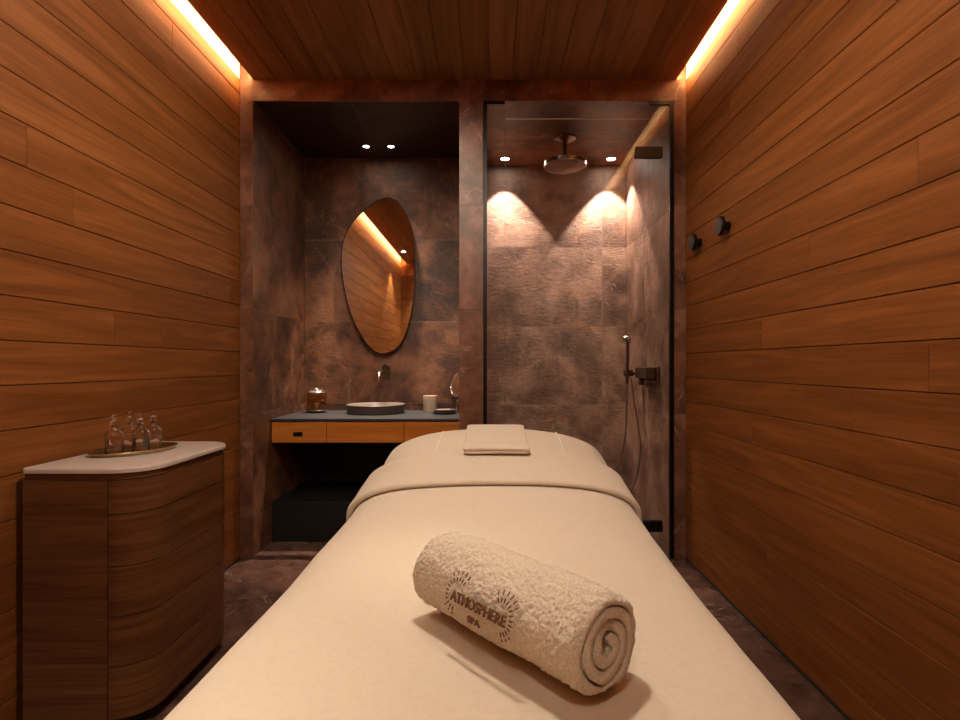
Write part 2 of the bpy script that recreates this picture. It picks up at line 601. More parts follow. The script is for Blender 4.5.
# polished facade: header, side columns and the pillar between niche and shower
bm = bmesh.new()
xc = [XL, -.80, NX1 + .131 - .131, SX0, .55, XR]
for a, b in zip(xc, xc[1:]):
    box(bm, a + .0006, b - .0006, YF, YF + .011, ZN, ZC, .0006, 1)
    box(bm, a + .0006, b - .0006, YF, YF + .011, ZC + .001, 2.80, .0006, 1)
for ff in box(bm, XL, XR, YF + .011, YF + .09, ZN + .015, 2.80): ff.material_index = 1
struct(obj('trim_1', bm, [M['stone_polished'], M['grout']]))
for k, (a, b) in enumerate(((XL, NX0), (NX1, SX0), (SX1, XR))):
    bm = bmesh.new()
    for b0, b1 in zip(TZ, TZ[1:]):
        box(bm, a + .0006, b - (.0006), YF, YF + .011, b0 + .0006, b1 - .0006, .0006, 1)
    for ff in box(bm, a + .002, b - .002, YF + .011, YF + .03, 0, ZN): ff.material_index = 1
    struct(obj('trim_%d' % (k + 2), bm, [M['stone_polished'], M['grout']]))
# pale stone sill at the niche
boxo('trim_5', (NX0 + .01, NX1 - .002, YF - .004, YF + .011, 0, .022), M['stone_floor'], bev=.002)
struct(bpy.data.objects['trim_5'])
# low shadow-line skirting under the boards
struct(boxo('baseboard_left', (XL, XL + .004, YB, YF - .002, .001, .012), M['joint']))
struct(boxo('baseboard_right', (XR - .004, XR, YB, YF - .002, .001, .012), M['joint']))

# ------------------------------------------------------------------ cove lights
def led(side, xe, label):
    s = -1 if side == 'left' else 1
    t = thing('led_strip', label, 'light strip', (xe, (YB + YF) / 2, ZC + .0166))
    y0, y1 = YB + .02 - t.location.y, YF - .004 - t.location.y
    bm = bmesh.new()
    xs = sorted((-s * .008, -s * .002))
    box(bm, xs[0], xs[1], y0, y1, -.004, .016)
    obj('light_tape', bm, M['led'], t)
    bm = bmesh.new()
    xs = sorted((-s * .0082, -s * .0095))
    box(bm, xs[0], xs[1], y0, y1, .0036, .020)
    obj('mounting_rail', bm, M['black_metal'], t)
    return t
led('left', GAP_L, 'long warm light strip glowing in the gap above the left wood wall')
led('right', GAP_R, 'long warm light strip glowing in the gap above the right wood wall')

# ------------------------------------------------------------------ downlights
def downlight(label, loc, col, watt, cone, blend, group, r=.036, radius=.02, lens=True):
    t = thing('ceiling_downlight', label, 'ceiling light', loc, group)
    bm = bmesh.new()
    lathe(bm, [(r * .78, 0.0), (r * .80, -.004), (r, -.004), (r * 1.04, -.002), (r * 1.04, 0.0)], n=32)
    smooth_angle(obj('trim_ring', bm, M['black_metal'], t))
    bm = bmesh.new()
    lathe(bm, [(r * .77, -.0006), (r * .77, -.002), (r * .55, -.0032)], n=32)
    obj('lens', bm, M['lens'], t)
    ld = bpy.data.lights.new('lamp', 'SPOT')
    ld.energy = watt; ld.color = col
    ld.spot_size = radians(cone); ld.spot_blend = blend
    ld.shadow_soft_size = radius
    lo = bpy.data.objects.new('lamp', ld)
    C.objects.link(lo); lo.parent = t
    lo.location = (0, 0, -.006 - .001)
    return t
downlight('small round downlight at the left of the pair in the dark niche soffit', (-.817, 3.56, ZN), NICHE_COL, NICHE_W, 64, 1.0, 'niche downlights', r=.024)
downlight('small round downlight at the right of the pair in the dark niche soffit', (-.653, 3.56, ZN), NICHE_COL, NICHE_W, 64, 1.0, 'niche downlights', r=.024)
downlight('round downlight at the left of the rain shower head in the shower ceiling', (.105, 3.777, ZN), SHOWER_COL, SHOWER_W, 75, .2, 'shower downlights')
downlight('round downlight at the right of the rain shower head in the shower ceiling', (.847, 3.777, ZN), SHOWER_COL, SHOWER_W, 75, .2, 'shower downlights')
for lx, ly, w, cone, lb in ((-.40, 2.02, ROOM_W * .50, 172, 'recessed room downlight above the head half of the massage bed'),
                            (-.15, 1.06, ROOM_W * 1.36, 170, 'recessed room downlight above the foot half of the massage bed'),
                            (-.24, -.40, ROOM_W * .55, 168, 'added unseen fill downlight behind the camera'),  # fill lamp added out of view behind the camera
                            (-.90, -.62, ROOM_W * 1.3, 72, 'added unseen downlight washing the rear wall'),  # unseen lamp added to brighten the rear wall in the mirror
                            (-1.19, 0.02, ROOM_W * 1.5, 70, 'downlight close to the left wall, seen as a bright dot in the mirror')):
    downlight(lb, (lx, ly, ZC), ROOM_COL, w, cone, .35, 'room downlights', r=.036 if lx < -.5 else .075, radius=.05 if lx < -.5 else .095)

# ------------------------------------------------------------------ massage table, sheet, blanket
BX = .010   # centre line
def bxs(y): return .020 * max(-1.2, min(.5, (y - 1.5) / .85))   # the bed stands very slightly askew
HEAD_Y, FOOT_Y = 2.13, .16
def lerp_tab(tab, x):
    if x <= tab[0][0]: return tab[0][1]
    for (a, va), (b, vb) in zip(tab, tab[1:]):
        if x <= b:
            t = (x - a) / (b - a)
            return va + (vb - va) * t
    return tab[-1][1]
ZT = [(0, .655), (1.05, .658), (1.25, .670), (1.5, .704), (1.8, .755), (2.05, .805), (2.13, .812)]
WT = [(0, .380), (1.0, .382), (1.5, .388), (1.8, .406), (2.13, .426)]
ET = [(0, .07), (1.2, .075), (1.5, .11), (1.8, .13), (2.13, .14)]
NT = [(0, 4.0), (1.2, 3.8), (1.5, 3.0), (1.8, 2.6), (2.13, 2.3)]
def smooth_tab(tab, x):
    return sum(lerp_tab(tab, x + d) for d in (-.09, -.045, 0, .045, .09)) / 5
def profile(d, off, hang, nu=44, nh=10):
    """cross-section of the bedding at depth d, pushed out by off, hanging down by hang below the shoulder"""
    zt, w, e, n = (smooth_tab(t, d) for t in (ZT, WT, ET, NT))
    zt += off; w += off; e += off * .3
    pts = []
    zb = zt - e
    for k in range(nh):
        t = k / nh
        pts.append((-w - .010 * (1 - t), zb - hang * (1 - t)))
    for k in range(nu + 1):
        a = pi - pi * k / nu
        c, s_ = cos(a), sin(a)
        pts.append((w * math.copysign(abs(c) ** (2 / n), c), zb + e * abs(s_) ** (2 / n)))
    for k in range(1, nh + 1):
        t = k / nh
        pts.append((w + .010 * t, zb - hang * t))
    return pts
def rumple(x, y, z, amp):
    return noise.noise(Vector((x * 5.1, y * 3.7, z * 6.0))) * amp + noise.noise(Vector((x * 13, y * 9, z * 11 + 4))) * amp * .35

def loft(name, sections, mat, parent=None, close_ends=False):
    bm = bmesh.new()
    rows = [[bm.verts.new(p) for p in sec] for sec in sections]
    for a, b in zip(rows, rows[1:]):
        for i in range(len(a) - 1):
            bm.faces.new((a[i], a[i + 1], b[i + 1], b[i]))
    return obj(name, bm, mat, parent, smooth=True, recalc=True)

table = thing('massage_table', 'padded massage bed under a fitted peach sheet in the room centre', 'massage bed', (BX, 1.14, 0))
TO = Vector((-BX, -1.14, 0))
def rel(p, t=TO): return (p[0] + t.x + bxs(p[1]), p[1] + t.y, p[2] + t.z)
# pedestal and cushion under the bedding
boxo('pedestal', (-.24, .24, -.62, .62, 0, .46), M['wood_chest'], table, .01)
bm = bmesh.new()
secs = []
N_ = 40
for i in range(N_ + 1):
    d = FOOT_Y + .02 + (HEAD_Y - .04 - FOOT_Y) * i / N_
    pr = profile(d, -.012, .06, 30, 3)
    secs.append([rel((BX + x, d, z)) for x, z in pr])
rows = [[bm.verts.new(p) for p in s] for s in secs]
for a, b in zip(rows, rows[1:]):
    for i in range(len(a)):
        j = (i + 1) % len(a)
        bm.faces.new((a[i], a[j], b[j], b[i]))
bm.faces.new(rows[0]); bm.faces.new(rows[-1])
obj('mattress', bm, M['sheet'], table, smooth=True)
# fitted sheet: over the head half and down the head end
secs = []
for d in [1.30 + .83 * k / 34 for k in range(35)]:
    secs.append([rel((BX + x, d, z + rumple(x, d, z, .002))) for x, z in profile(d, 0, .30)])
base = profile(HEAD_Y, 0, .30)
zmin = min(p[1] for p in base)
R = .05
for k in range(1, 9):            # roll over the end edge
    a = pi / 2 * k / 8
    secs.append([rel((BX + x * (1 - .03 * (1 - cos(a))), HEAD_Y + R * sin(a), z - (R * (1 - cos(a)) if z > zmin + .3 else 0))) for x, z in base])
last = secs[-1]
for k in range(1, 8):            # hang down
    secs.append([(p[0], p[1] + .002 * k, p[2] + (zmin - p[2]) * k / 7) for p in last])
sheet = loft('fitted_sheet', secs, M['sheet'], table)
for sx in (-.200, .245):
    pts = []
    for k in range(30):
        d = 1.70 + .43 * k / 29
        zt, w, e, n = (smooth_tab(t, d) for t in (ZT, WT, ET, NT))
        u = abs(sx - BX) / w
        z = zt - e + e * (1 - u ** n) ** (1 / n)
        pts.append(rel((sx + .012 * (d - 1.7), d, z + .0015)))
    for a in (.4, .8, 1.2):
        q = pts[-1]
        pts.append((q[0], TO.y + HEAD_Y + R * sin(a), z + .0015 - R * (1 - cos(a)) + TO.z))
    bm = bmesh.new(); tube(bm, pts, .0030, 6)
    o = obj('seam_piping', bm, M['piping'], sheet, smooth=True)
    o['label'] = 'thin pale seam line'

# blanket with turned-down cuff
def blanket():
    path = []       # (depth, offset, hang)
    n = 60
    for i in range(n + 1):
        path.append((FOOT_Y + (1.78 - FOOT_Y) * i / n, .012, .47))
    for k in range(1, 9):
        a = pi * k / 8 - pi / 2
        path.append((1.78 + .007 * cos(a), .012 + .006 + .006 * sin(a), .45))
    for i in range(1, 19):
        t = i / 18
        path.append((1.78 - (1.78 - 1.525) * t, .024 + .005 * t, .44))
    for k in range(1, 9):
        a = pi / 2 + pi * k / 8
        path.append((1.525 + .009 * cos(a), .0215 + .0075 * sin(a), .43))
    path.append((1.54, .0137, .42)); path.append((1.60, .0137, .42))
    secs = []
    # foot end hanging down
    b0 = profile(FOOT_Y, .012, .47)
    zm = min(p[1] for p in b0)
    for k in range(8, 0, -1):
        secs.append([(BX + x, FOOT_Y - .045 - .002 * k, zm + (z - .045 - zm) * (1 - k / 8) if z - .045 > zm else z) for x, z in b0])
    for k in range(6, 0, -1):
        a = pi / 2 * k / 6
        secs.append([(BX + x, FOOT_Y - .045 * sin(a), max(zm, z - .045 * (1 - cos(a)))) for x, z in b0])
    for d, off, hg in path:
        secs.append([(BX + x + rumple(z, d, x, .0035) * (1 if abs(x) > .35 else .3), d, z + rumple(x, d, 0, .0022)) for x, z in profile(d, off, hg)])
    secs = [[(p[0] + bxs(p[1]), p[1], p[2]) for p in sec] for sec in secs]
    return loft('blanket', secs, M['blanket'])
tag(blanket(), 'peach blanket over the massage bed with its top edge turned down', 'blanket')

# small folded towel on the head end
def folded_towel():
    t = thing('folded_towel', 'small flat folded peach towel on the head end of the massage bed', 'towel', (.02, 1.90, .79))
    x0, x1, y0, y1 = -.088, .130, 1.735, 2.085
    bm = bmesh.new()
    for lay, (lo, hi, ins) in enumerate(((.0008, .0105, .001), (.0108, .0215, 0))):
        nx, ny = 24, 24
        rings = []
        prof = []
        r = (hi - lo) / 2
        for k in range(9):
            a = -pi / 2 + pi * k / 8
            prof.append((r * (1 - cos(a)), lo + r + r * sin(a)))
        out = round_rect(x0 + ins, x1 - ins, y0 + ins, y1 - ins, .012, .012, .012, .012, 5)
        # subdivide the outline
        dense = []
        for i in range(len(out)):
            p, q = Vector(out[i]), Vector(out[(i + 1) % len(out)])
            m_ = max(1, int((q - p).length / .02))
            dense += [p.lerp(q, s / m_) for s in range(m_)]
        c = Vector(((x0 + x1) / 2, (y0 + y1) / 2))
        for ins2, h in prof:
            ring = []
            for p in dense:
                v = p + (c - p).normalized() * ins2
                sag = .0025 * noise.noise(Vector((p.x * 14, p.y * 11, lay * 3)))
                ring.append(bm.verts.new((v.x - .02, v.y - 1.90, tz(v.x, v.y) + h * 1.0 + sag - .79)))
            rings.append(ring)
        for f in (.75, .5, .25):
            for top in (0, 1):
                pass
        for a, b in zip(rings, rings[1:]):
            for i in range(len(a)):
                j = (i + 1) % len(a)
                bm.faces.new((a[i], a[j], b[j], b[i]))
        for base_ring, h in ((rings[0], lo), (rings[-1], hi)):
            prev = base_ring
            for f in (.7, .4, .15):
                ring = []
                for p in dense:
                    v = c + (p - c) * f
                    sag = .0025 * noise.noise(Vector((v.x * 14, v.y * 11, lay * 3)))
                    ring.append(bm.verts.new((v.x - .02, v.y - 1.90, tz(v.x, v.y) + h + sag - .79)))
                for i in range(len(ring)):
                    j = (i + 1) % len(ring)
                    bm.faces.new((prev[i], prev[j], ring[j], ring[i]))
                prev = ring
            bm.faces.new(prev)
    obj('cloth', bm, M['towel_small'], t, smooth=True)
    return t
def tz(x, y):
    """top of the bedding under the small towel"""
    d = min(y, HEAD_Y)
    a, w, e, n = (smooth_tab(tb, d) for tb in (ZT, WT, ET, NT))
    u = min(.99, abs(x - BX) / w)
    base_z = a - e + e * (1 - u ** n) ** (1 / n)
    t = max(0.0, min(1.0, (1.86 - y) / .07))
    t = t * t * (3 - 2 * t)
    return base_z + .006 + .024 * t
folded_towel()

# rolled terry towel
RL, RR = Vector((-.078, .874)), Vector((.137, .632))
def rolled_towel():
    ax2 = (RR - RL); L = ax2.length; ax2.normalize()
    ax = Vector((ax2.x, ax2.y, 0)); side = Vector((ax2.y, -ax2.x, 0)); up = Vector((0, 0, 1))
    if side.y > 0: side = -side              # side points towards the camera
    Rr = .0705
    zc = .668 + Rr * .92
    org = Vector((RL.x, RL.y, zc))
    t = thing('rolled_towel', 'thick beige terry towel rolled up on the foot half of the bed', 'towel', (org + ax * (L / 2) - up * Rr * .95))
    base = Vector(t.location)
    turns = 3.45
    th_end = radians(-105)                    # outer flap ends underneath
    Nn = 470
    r_in, r_out = .0085, Rr - .0075
    half = .0064
    fl = 1 - 1.03 / turns
    fs = [fl * k / 200 for k in range(200)] + [fl + (1 - fl) * k / 270 for k in range(271)]
    outer, inner = [], []
    for f in fs:
        th = th_end - (1 - f) * turns * 2 * pi
        r = r_in + (r_out - r_in) * f
        taper = min(1, f / .03) ** .5 * min(1, (1 - f) / .015 + .15) ** .5
        outer.append((th, r + half * taper, f)); inner.append((th, r - half * taper, f))
    loop = outer + inner[::-1]
    ns = 210
    def pt(th, r, f, s, is_out):
        last_turn = f > 1 - 1 / turns and is_out
        p = Vector((r * cos(th), r * sin(th)))
        # soft irregular shape
        wob = 1 + .06 * noise.noise(Vector((cos(th) * 1.2, sin(th) * 1.2, s * 9)))
        endf = min(s, L - s)
        dr = 0
        if last_turn:
            q = Vector((s * 250, th * r * 250, 1.3))
            dr = .0019 * noise.noise(q) + .0019 * noise.noise(q * 1.9) + .0012 * noise.noise(q * .35)
            dr -= .0075 * max(0, 1 - endf / .014) ** 2
        else:
            dr = .0010 * noise.noise(Vector((s * 160, th * 6, f * 30)))
        p *= (r * wob + dr) / max(r, 1e-6)
        # flatten where it rests, slight egg shape
        y = p.y * .97
        if y < -.058: y = -.058 - (abs(y) - .058) * .35
        x = p.x * 1.03
        return x, y
    bm = bmesh.new()
    rows = []
    for k in range(ns + 1):
        s = L * (.5 - .5 * cos(pi * k / ns)) * .35 + L * k / ns * .65
        row = []
        for idx, (th, r, f) in enumerate(loop):
            is_out = idx <= Nn
            e = (.5 - k / ns) * 2
            push = .007 * noise.noise(Vector((th * .55, 3.1, 0 if k < ns / 2 else 5))) + (.004 * (1 - f))
            x, y = pt(th, r, f, s, is_out)
            ss = s + (push * abs(e) ** 6 * (-1 if e > 0 else 1))
            P = org + ax * ss + side * x + up * y - base
            row.append(bm.verts.new(P))
        rows.append(row)
    n = len(loop)
    for a, b in zip(rows, rows[1:]):
        for i in range(n):
            j = (i + 1) % n
            bm.faces.new((a[i], a[j], b[j], b[i]))
    for row, flip in ((rows[0], 1), (rows[-1], 0)):   # rounded layer ends: bulge strip between outer and inner line
        for i in range(Nn):
            a, b = row[i], row[i + 1]
            c, d = row[n - 2 - i], row[n - 1 - i]
            if i == Nn: continue
            mid = None
            try:
                bm.faces.new((a, b, c, d) if flip else (d, c, b, a))
            except ValueError:
                pass
    roll = obj('terry_roll', bm, M['terry'], t, smooth=True)
    # embroidery, wrapped on the outside
    def wrap(s, h, lift):
        """s along the roll from the emblem centre, h up the curve"""
        s0 = .172 + s
        phi = radians(13) + h / (Rr + .001)
        rr = Rr + .0012 + lift
        return org + ax * s0 + side * (rr * 1.03 * cos(phi)) + up * (rr * .97 * sin(phi)) - base
    parts = []
    def text_mesh(txt, size, cx, cy, width=None):
        cu = bpy.data.curves.new('lettering', 'FONT')
        cu.body = txt; cu.size = size; cu.align_x = 'CENTER'; cu.align_y = 'CENTER'
        cu.offset = size * .018; cu.resolution_u = 3
        to = bpy.data.objects.new('lettering', cu); C.objects.link(to)
        dg = bpy.context.evaluated_depsgraph_get()
        me = bpy.data.meshes.new_from_object(to.evaluated_get(dg))
        C.objects.unlink(to); bpy.data.objects.remove(to)
        b = bmesh.new(); b.from_mesh(me); bpy.data.meshes.remove(me)
        xs = [v.co.x for v in b.verts]
        k = width / (max(xs) - min(xs)) if width else 1
        mx = (max(xs) + min(xs)) / 2
        bmesh.ops.triangulate(b, faces=b.faces)
        r = bmesh.ops.extrude_face_region(b, geom=b.faces[:])
        for g in r['geom']:
            if isinstance(g, bmesh.types.BMVert): g.co.z += .0022
        for v in b.verts:
            v.co = wrap((v.co.x - mx) * k + cx, v.co.y + cy, v.co.z - .0012)
        return b
    o1 = obj('embroidered_lettering', text_mesh('ATMOSPHERE', .0195, 0, 0, .108), M['thread'], t)
    o1['label'] = 'dark brown embroidered word'
    o2 = obj('embroidered_lettering', text_mesh('SPA', .0125, -.004, -.0195, .024), M['thread'], t)
    o2['label'] = 'small brown embroidered word under the first'
    def dash(cx, cy, ang, r0, r1, wd=.0011):
        pts = []
        for q in range(5):
            r = r0 + (r1 - r0) * q / 4
            pts.append(wrap(cx + cos(ang) * r, cy + sin(ang) * r, .0002))
        tube(bm, pts, [wd * .6, wd, wd, wd, wd * .6], 6)
    bm = bmesh.new()
    for k in range(13):
        a = radians(62 + (255 - 62) * k / 12)
        dash(-.043, .003, a, .017, .0235)
        if k < 5: dash(-.043, .003, a, .0265, .0325)
        if k > 9: dash(-.043, .003, a, .0255, .029)
    o3 = obj('embroidered_rays', bm, M['thread'], t); o3['label'] = 'left fan of brown stitched rays'
    bm = bmesh.new()
    for k in range(13):
        a = radians(118 - (118 + 75) * k / 12)
        dash(.043, .003, a, .017, .0235)
        if k < 6: dash(.043, .003, a, .0260, .0335, .0009)
        if k > 9: dash(.043, .003, a, .0255, .029)
    o3 = obj('embroidered_rays', bm, M['thread'], t)
    o3['label'] = 'right fan of brown stitched rays'
    return t
rolled_towel()

# ------------------------------------------------------------------ chest of drawers, tray, bottles
CX0, CX1, CY0, CY1, CZ = -1.342, -.988, 1.545, 2.090, .766
CR = .106
chest = thing('chest_of_drawers', 'dark walnut chest with rounded corners and pale top by left wall', 'chest of drawers', ((CX0 + CX1) / 2, (CY0 + CY1) / 2, 0))
c0 = chest.location.copy()
def rect_path(shift, inset):
    r = CR - inset
    o = round_rect(CX0 + .006, CX1 - inset, CY0 + inset, CY1 - inset, .004, r, r, .004, 16)
    return [(x - c0.x, y - c0.y) for x, y in o]
bm = bmesh.new(); prism(bm, rect_path(0, .020), .045, .750)
smooth_angle(obj('carcass', bm, M['black'], chest))
bm = bmesh.new(); prism(bm, rect_path(0, .035), 0, .045)
smooth_angle(obj('plinth', bm, M['black'], chest))
bm = bmesh.new(); prism(bm, rect_path(0, .003), .732, .7512)
smooth_angle(obj('top_rail', bm, M['wood_chest'], chest))
o_ = [(x - c0.x, y - c0.y) for x, y in round_rect(CX0 - .004, CX1 + .004, CY0 - .004, CY1 + .004, .022, CR + .004, CR + .004, .022, 16)]
bm = bmesh.new(); prism(bm, o_, .7515, CZ, .006)
smooth_angle(obj('stone_top', bm, M['chest_top'], chest), 50)
# side panels, near and far, left of the drawer seam
seam = CX1 - CR
boxo('side_panel', (CX0 + .004 - c0.x, seam - .0025 - c0.x, CY0 - c0.y, CY0 + .018 - c0.y, .045, .7305), M['wood_chest'], chest, .001)
boxo('side_panel', (CX0 + .004 - c0.x, seam - .0015 - c0.x, CY1 - .018 - c0.y, CY1 - c0.y, .045, .7305), M['wood_chest'], chest, .001)
def drawer_front(z0, z1):
    def line(inset):
        r = CR - inset
        pts = [(seam + .0015, CY0 + inset)]
        for k in range(1, 17):
            a = -pi / 2 + pi / 2 * k / 16
            pts.append((seam + r * cos(a), CY0 + CR + r * sin(a)))
        for k in range(0, 16):
            a = pi / 2 * k / 16
            pts.append((seam + r * cos(a), CY1 - CR + r * sin(a)))
        pts.append((seam + .0015, CY1 - inset))
        return [(x - c0.x, y - c0.y) for x, y in pts]
    A, B = line(0), line(.018)
    o = A + B[::-1]
    bm = bmesh.new()
    n = len(A)
    v = {}
    for key, ln in (('a', A), ('b', B)):
        for z in (z0, z1):
            v[key, z] = [bm.verts.new((x, y, z)) for x, y in ln]
    for i in range(n - 1):
        bm.faces.new((v['a', z0][i], v['a', z0][i + 1], v['a', z1][i + 1], v['a', z1][i]))
        bm.faces.new((v['b', z0][i], v['b', z1][i], v['b', z1][i + 1], v['b', z0][i + 1]))
        bm.faces.new((v['a', z1][i], v['a', z1][i + 1], v['b', z1][i + 1], v['b', z1][i]))
        bm.faces.new((v['a', z0][i], v['b', z0][i], v['b', z0][i + 1], v['a', z0][i + 1]))
    for i in (0, n - 1):
        bm.faces.new((v['a', z0][i], v['a', z1][i], v['b', z1][i], v['b', z0][i]))
    return smooth_angle(obj('drawer', bm, M['wood_chest'], chest), 40)
zz = [.045, .196, .339, .483, .633, .7305]
for a, b in zip(zz, zz[1:]):
    drawer_front(a + .0014, b - .0014)

# brass tray
tray = thing('oval_tray', 'shallow oval brass tray holding bottles on the pale chest top', 'tray', (-1.210, 1.840, CZ))
tang = math.atan2(.918, .396)
bm = bmesh.new()
rings = []
for s, h in ((0.02, .003), (.86, .003), (.95, .006), (1.0, .013), (1.012, .0135), (1.01, .011), (.955, .001), (.90, .0), (.02, 0)):
    rings.append([bm.verts.new((.140 * s * cos(a) * cos(tang) - .092 * s * sin(a) * sin(tang),
                                .140 * s * cos(a) * sin(tang) + .092 * s * sin(a) * cos(tang), h)) for a in [2 * pi * k / 56 for k in range(56)]])
for a, b in zip(rings, rings[1:]):
    for i in range(56):
        j = (i + 1) % 56
        bm.faces.new((a[i], a[j], b[j], b[i]))
bm.faces.new(rings[0]); bm.faces.new(rings[-1])
obj('tray_pan', bm, M['brass'], tray, smooth=True)

def bottle(label, loc):
    t = thing('glass_bottle', label, 'bottle', loc, 'glass bottles on the brass tray')
    bm = bmesh.new()
    outer = [(.004, 0), (.023, 0), (.0262, .003), (.0268, .010), (.0268, .070), (.0255, .077), (.019, .083), (.0105, .088), (.0085, .093), (.0085, .098), (.0115, .100), (.0115, .103)]
    inner = [(.0062, .103), (.0062, .089), (.0165, .0805), (.0235, .074), (.0245, .068), (.0245, .010), (.0225, .0065), (.004, .006)]
    lathe(bm, outer + inner, n=28)
    obj('body', bm, M['bottle'], t, smooth=True)
    bm = bmesh.new()
    lathe(bm, [(.004, .0064), (.0222, .0068), (.0242, .0105), (.0242, .058), (.004, .058)], n=28)
    smooth_angle(obj('liquid', bm, M['liquid'], t), 50)
    bm = bmesh.new()
    lathe(bm, [(.0055, .096), (.0058, .1035), (.0105, .105), (.0125, .112), (.0105, .120), (.006, .126), (.0045, .128), (.0075, .131), (.0085, .135), (.0065, .1395), (.001, .141)], n=24)
    obj('stopper', bm, M['bottle'], t, smooth=True)
    return t
tzb = CZ + .0035
b1 = bottle('glass bottle nearest the camera, at the left on the oval tray', (-1.212, 1.742, tzb))
b1.scale = (.95, .95, .94)
for loc, lb in (((-1.235, 1.856, tzb), 'glass bottle half hidden behind the middle one on the oval tray'),
                ((-1.160, 1.795, tzb), 'glass bottle at the middle front of the oval tray'),
                ((-1.169, 1.875, tzb), 'glass bottle at the far right end of the oval tray')):
    dup_tree(b1, loc, lb)

# ------------------------------------------------------------------ washing place in the niche
VT = .743
VY = 3.193
wt = boxo('worktop', (NX0 + .002, NX1 - .002, VY - .004, YK - .002, VT - .012, VT), M['worktop'], bev=.0012)
tag(wt, 'thin slate grey worktop running across the washing niche', 'worktop')
vc = thing('vanity_cabinet', 'floating oak vanity with three drawers under the slate worktop', 'vanity', ((NX0 + NX1) / 2, 3.48, .60))
v0 = vc.location
boxo('carcass', (NX0 + .003 - v0.x, NX1 - .003 - v0.x, VY + .019 - v0.y, YK - .003 - v0.y, .600 - v0.z, VT - .0125 - v0.z), M['black'], vc)
first = None
for i, (a, b) in enumerate(((NX0 + .003, -.967), (-.967, -.509), (-.509, NX1 - .003))):
    dr = boxo('drawer', (a + .0015 - v0.x, b - .0015 - v0.x, VY - v0.y, VY + .018 - v0.y, .601 - v0.z, VT - .020 - v0.z), M['wood_vanity'], vc, .001)
    if i == 0:
        bm = bmesh.new()
        lx, lz = (-1.135) - v0.x, .652 - v0.z
        box(bm, lx - .028, lx + .028, VY - .006 - v0.y, VY - .0005 - v0.y, lz - .012, lz + .012, .003)
        o = obj('finger_pull', bm, M['black_metal'], dr); o['label'] = 'small black pull on the left drawer'
        bm = bmesh.new(); box(bm, lx - .024, lx - .002, VY - .009 - v0.y, VY - .006 - v0.y, lz - .001, lz + .008, .001)
        obj('pull_tab', bm, M['bronze'], dr)
# black plinth bench and black rear panel
bn = boxo('low_bench', (NX0 + .004, NX1 - .004, VY + .004, YK - .020, .0135, .250), M['black'], bev=.003)
tag(bn, 'low black box bench on the niche floor under the vanity', 'bench')
bp = boxo('rear_panel', (NX0 + .006, NX1 - .006, YK - .018, YK - .002, .0135, .598), M['black'])
tag(bp, 'black panel on the niche back wall under the vanity', 'panel')

# vessel sink
bm = bmesh.new()
sx, sy = -.755, 3.572
prof = [(.02, 0), (.178, 0), (.184, .003), (.190, .052), (.191, .056), (.1885, .058), (.185, .057), (.181, .050), (.172, .014), (.165, .011), (.02, .009)]
lathe(bm, prof, (sx, sy, VT + .0003), n=64)
for f in bm.faces:
    c = f.calc_center_median()
    r = sqrt((c.x - sx) ** 2 + (c.y - sy) ** 2)
    f.material_index = 1 if (c.z > VT + .0575 or (c.z > VT + .006 and r < .186)) else 0
sink = thing('vessel_sink', 'round dark vessel sink standing on the slate worktop under the mirror', 'sink', (sx, sy, VT + .0003))
so = obj('bowl', bm, [M['sink_out'], M['sink_in']], sink, smooth=False)
so.location = (-sx, -sy, -VT - .0003)
smooth_angle(so, 40)
bm = bmesh.new(); lathe(bm, [(.004, .0095), (.018, .0095), (.020, .012), (.014, .0135), (.003, .0135)], n=24)
smooth_angle(obj('drain', bm, M['gunmetal'], sink))

# wall tap
tap = thing('wall_tap', 'bronze wall tap above the vessel sink, below the mirror', 'tap', (-.727, YK, 1.0))
bm = bmesh.new(); box(bm, -.026, .030, -.012, -.0005, -.045, .062, .006, 3)
obj('wall_plate', bm, M['bronze'], tap)
bm = bmesh.new()
pts = catmull([(-.012, -.010, .008), (-.014, -.07, .012), (-.015, -.13, .010), (-.016, -.162, -.006), (-.016, -.170, -.052)], 6)
tube(bm, pts, [.0115] * (len(pts) - 1) + [.0105], 14)
smooth_angle(obj('spout', bm, M['silver'], tap), 50)
bm = bmesh.new()
lathe(bm, [(.003, -.012), (.013, -.012), (.013, -.040), (.011, -.044), (.003, -.044)], (.012, 0, .040), 'Y', 20)
tube(bm, [(.012, -.036, .044), (.010, -.085, .066)], [.005, .004], 10)
smooth_angle(obj('lever_handle', bm, M['bronze'], tap))

# mirror
MO = [(240, 32), (268, 37), (292, 52), (318, 88), (345, 150), (358, 225), (362, 300), (360, 380), (355, 450), (345, 520), (328, 590), (305, 645), (280, 675), (250, 691), (215, 697), (180, 680), (140, 632), (95, 545), (65, 445), (50, 345), (48, 265), (62, 195), (85, 150), (115, 112), (155, 74), (197, 45)]
mloc = Vector((-.767, YK, 1.70))
oval = [Vector(((330 + u / 4.232 - 490) / 145 - mloc.x, 1.063 - (190 + v / 4.232 - 364.5) / 145 - mloc.z, 0)) for u, v in MO]
oval = catmull([(p.x, p.y, 0) for p in oval], 5, True)
mir = thing('wall_mirror', 'pebble shaped mirror in a thin dark frame on the niche wall', 'mirror', mloc)
def flat_pebble(bm, pts, y0, y1, k=1.0):
    cen = sum(pts, Vector()) / len(pts)
    A = [bm.verts.new((cen.x + (p.x - cen.x) * k, y0, cen.y + (p.y - cen.y) * k)) for p in pts]
    B = [bm.verts.new((cen.x + (p.x - cen.x) * k, y1, cen.y + (p.y - cen.y) * k)) for p in pts]
    n = len(pts)
    for i in range(n):
        j = (i + 1) % n
        bm.faces.new((A[i], A[j], B[j], B[i]))
    bm.faces.new(A); bm.faces.new(B)
bm = bmesh.new(); flat_pebble(bm, oval, -.052, -.047, .982)
obj('mirror_glass', bm, M['mirror'], mir)
